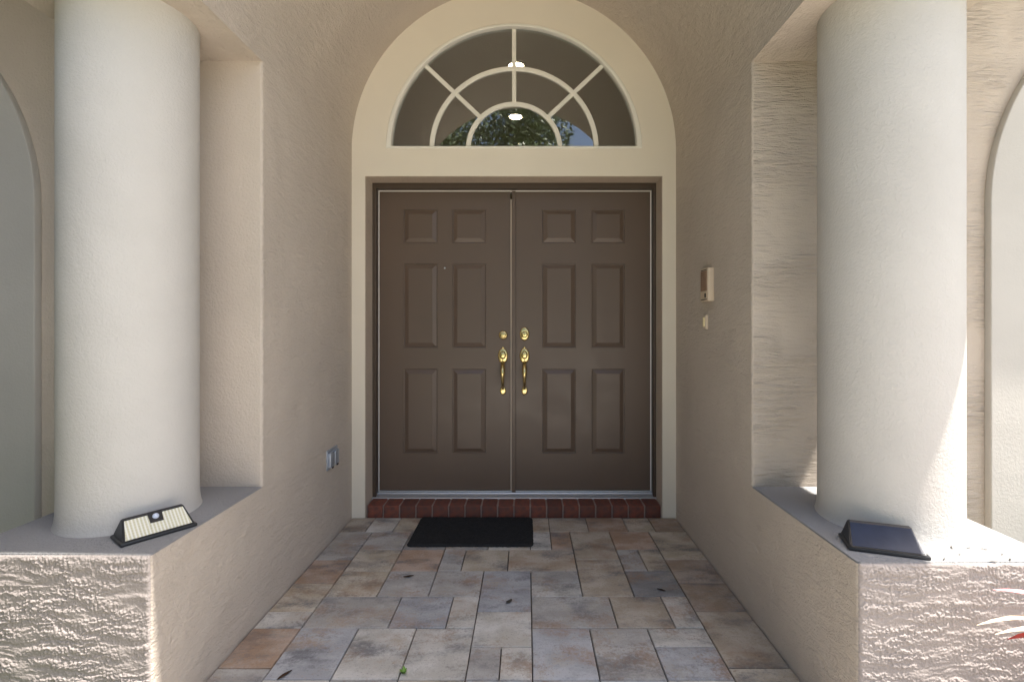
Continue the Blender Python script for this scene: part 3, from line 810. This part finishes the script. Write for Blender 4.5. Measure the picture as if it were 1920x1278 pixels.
# ------------------------------------------------------------------ trees across the drive (mirrored in the fanlight)
def tree(x, y, h, cr, seed, label, n=9000):
    rg = np.random.RandomState(seed)
    t = empty('oak_tree', (x, y, -.1))
    bm = bmesh.new()
    tube(bm, [(0, 0, 0), (.05, .02, h*.2), (-.05, .05, h*.42), (.1, 0, h*.62)], [.26, .2, .16, .08], 12)
    cl = []
    for k in range(26):
        a = rg.rand()*6.283; rr = cr*math.sqrt(rg.rand())*.82; zz = h*(.5+.42*rg.rand())-.12*h*(rr/cr)
        c = Vector((rr*math.cos(a), rr*math.sin(a), zz)); cl.append(c)
        if k < 12: tube(bm, [(0, 0, h*.3+.02*k*h), tuple(c*.5+Vector((0, 0, h*.22))), tuple(c)], [.08, .05, .02], 7)
    child(t, 'trunk', frombm('trunk', bm, 60), M['bark'])
    cs = np.array([tuple(c) for c in cl]); pick = rg.randint(0, len(cl), n)
    d = rg.randn(n, 3); d /= np.linalg.norm(d, axis=1, keepdims=True)
    p = cs[pick]+d*(rg.rand(n, 1)**.4)*np.array([[cr*.36, cr*.36, cr*.27]])
    u = rg.randn(n, 3); u /= np.linalg.norm(u, axis=1, keepdims=True); w = np.cross(u, rg.randn(n, 3)); w /= np.linalg.norm(w, axis=1, keepdims=True)
    s = (.05+.06*rg.rand(n, 1))
    V = np.stack([p-u*s, p+w*s*.5, p+u*s, p-w*s*.5], 1).reshape(-1, 3)
    F = np.arange(n*4).reshape(-1, 4)
    me = bpy.data.meshes.new('crown'); me.from_pydata(V.tolist(), [], F.tolist()); me.update()
    child(t, 'crown', me, M['leaf'])
    return tag(t, label, 'tree', 'trees across from the porch')
tree(-1.5, -14.5, 10.6, 4.0, 1, 'leafy oak mirrored at the left in the fanlight glass', 24000)
tree(4.6, -20.0, 9.2, 3.4, 2, 'leafy oak mirrored at the right in the fanlight glass', 20000)

# unseen eave and shrubs added to darken the house front on the left
bm = bmesh.new(); prism(bm, [(-1.85, 2.82), (-1.85, 2.98), (.4, 3.75), (.4, 3.6), (-1.0, 2.82)], 'x', -7, PL-.64)
tag(obj('shade_eave', frombm('shade_eave', bm), M['cream']), 'unseen roof eave added to shade the house front left of the porch', 'roof')
def shade_shrub(x, y, h, r, seed, label, n=7000):
    rg = np.random.RandomState(seed); t = empty('shade_shrub', (x, y, -.1)); bm = bmesh.new()
    for k in range(9):
        a = k*.7; tube(bm, [(0, 0, 0), (.3*r*math.cos(a), .3*r*math.sin(a), h*.4), (.8*r*math.cos(a), .8*r*math.sin(a), h*.85)], [.03, .02, .008], 7)
    child(t, 'stem', frombm('shrub_stem', bm), M['bark'])
    d = rg.randn(n, 3); d /= np.linalg.norm(d, axis=1, keepdims=True)
    p = d*(rg.rand(n, 1)**.33)*np.array([[r, r, h*.5]])+np.array([[0, 0, h*.52]])
    u = rg.randn(n, 3); u /= np.linalg.norm(u, axis=1, keepdims=True); w = np.cross(u, rg.randn(n, 3)); w /= np.linalg.norm(w, axis=1, keepdims=True)
    q = .04+.04*rg.rand(n, 1)
    V = np.stack([p-u*q, p+w*q*.5, p+u*q, p-w*q*.5], 1).reshape(-1, 3)
    me = bpy.data.meshes.new('foliage'); me.from_pydata(V.tolist(), [], np.arange(n*4).reshape(-1, 4).tolist()); me.update()
    child(t, 'foliage', me, M['shade_shrub'])
    return tag(t, label, 'shade_shrub')
shade_shrub(-3.0, -1.78, 3.2, .78, 5, 'tall green bush out of view, added to shade the house wall left of the porch', 11000)
shade_shrub(-2.35, -3.0, 2.9, .80, 6, 'broad green bush out of view, added to block light left of the porch', 9000)
bm = bmesh.new(); prism(bm, [(-1.27, 2.82), (-1.27, 2.98), (.4, 3.75), (.4, 3.6), (-1.0, 2.82)], 'x', 2.14, 7)  # unseen eave added to keep sun off the right house front
tag(obj('shade_eave', frombm('shade_eave', bm), M['cream']), 'unseen roof eave added to shade the house front right of the porch', 'roof')
tree(-6.8, -6.2, 7.0, 3.0, 9, 'leafy oak out of view, added to block sky light left of the porch', 14000)  # extra tree, added out of view to dim the left side
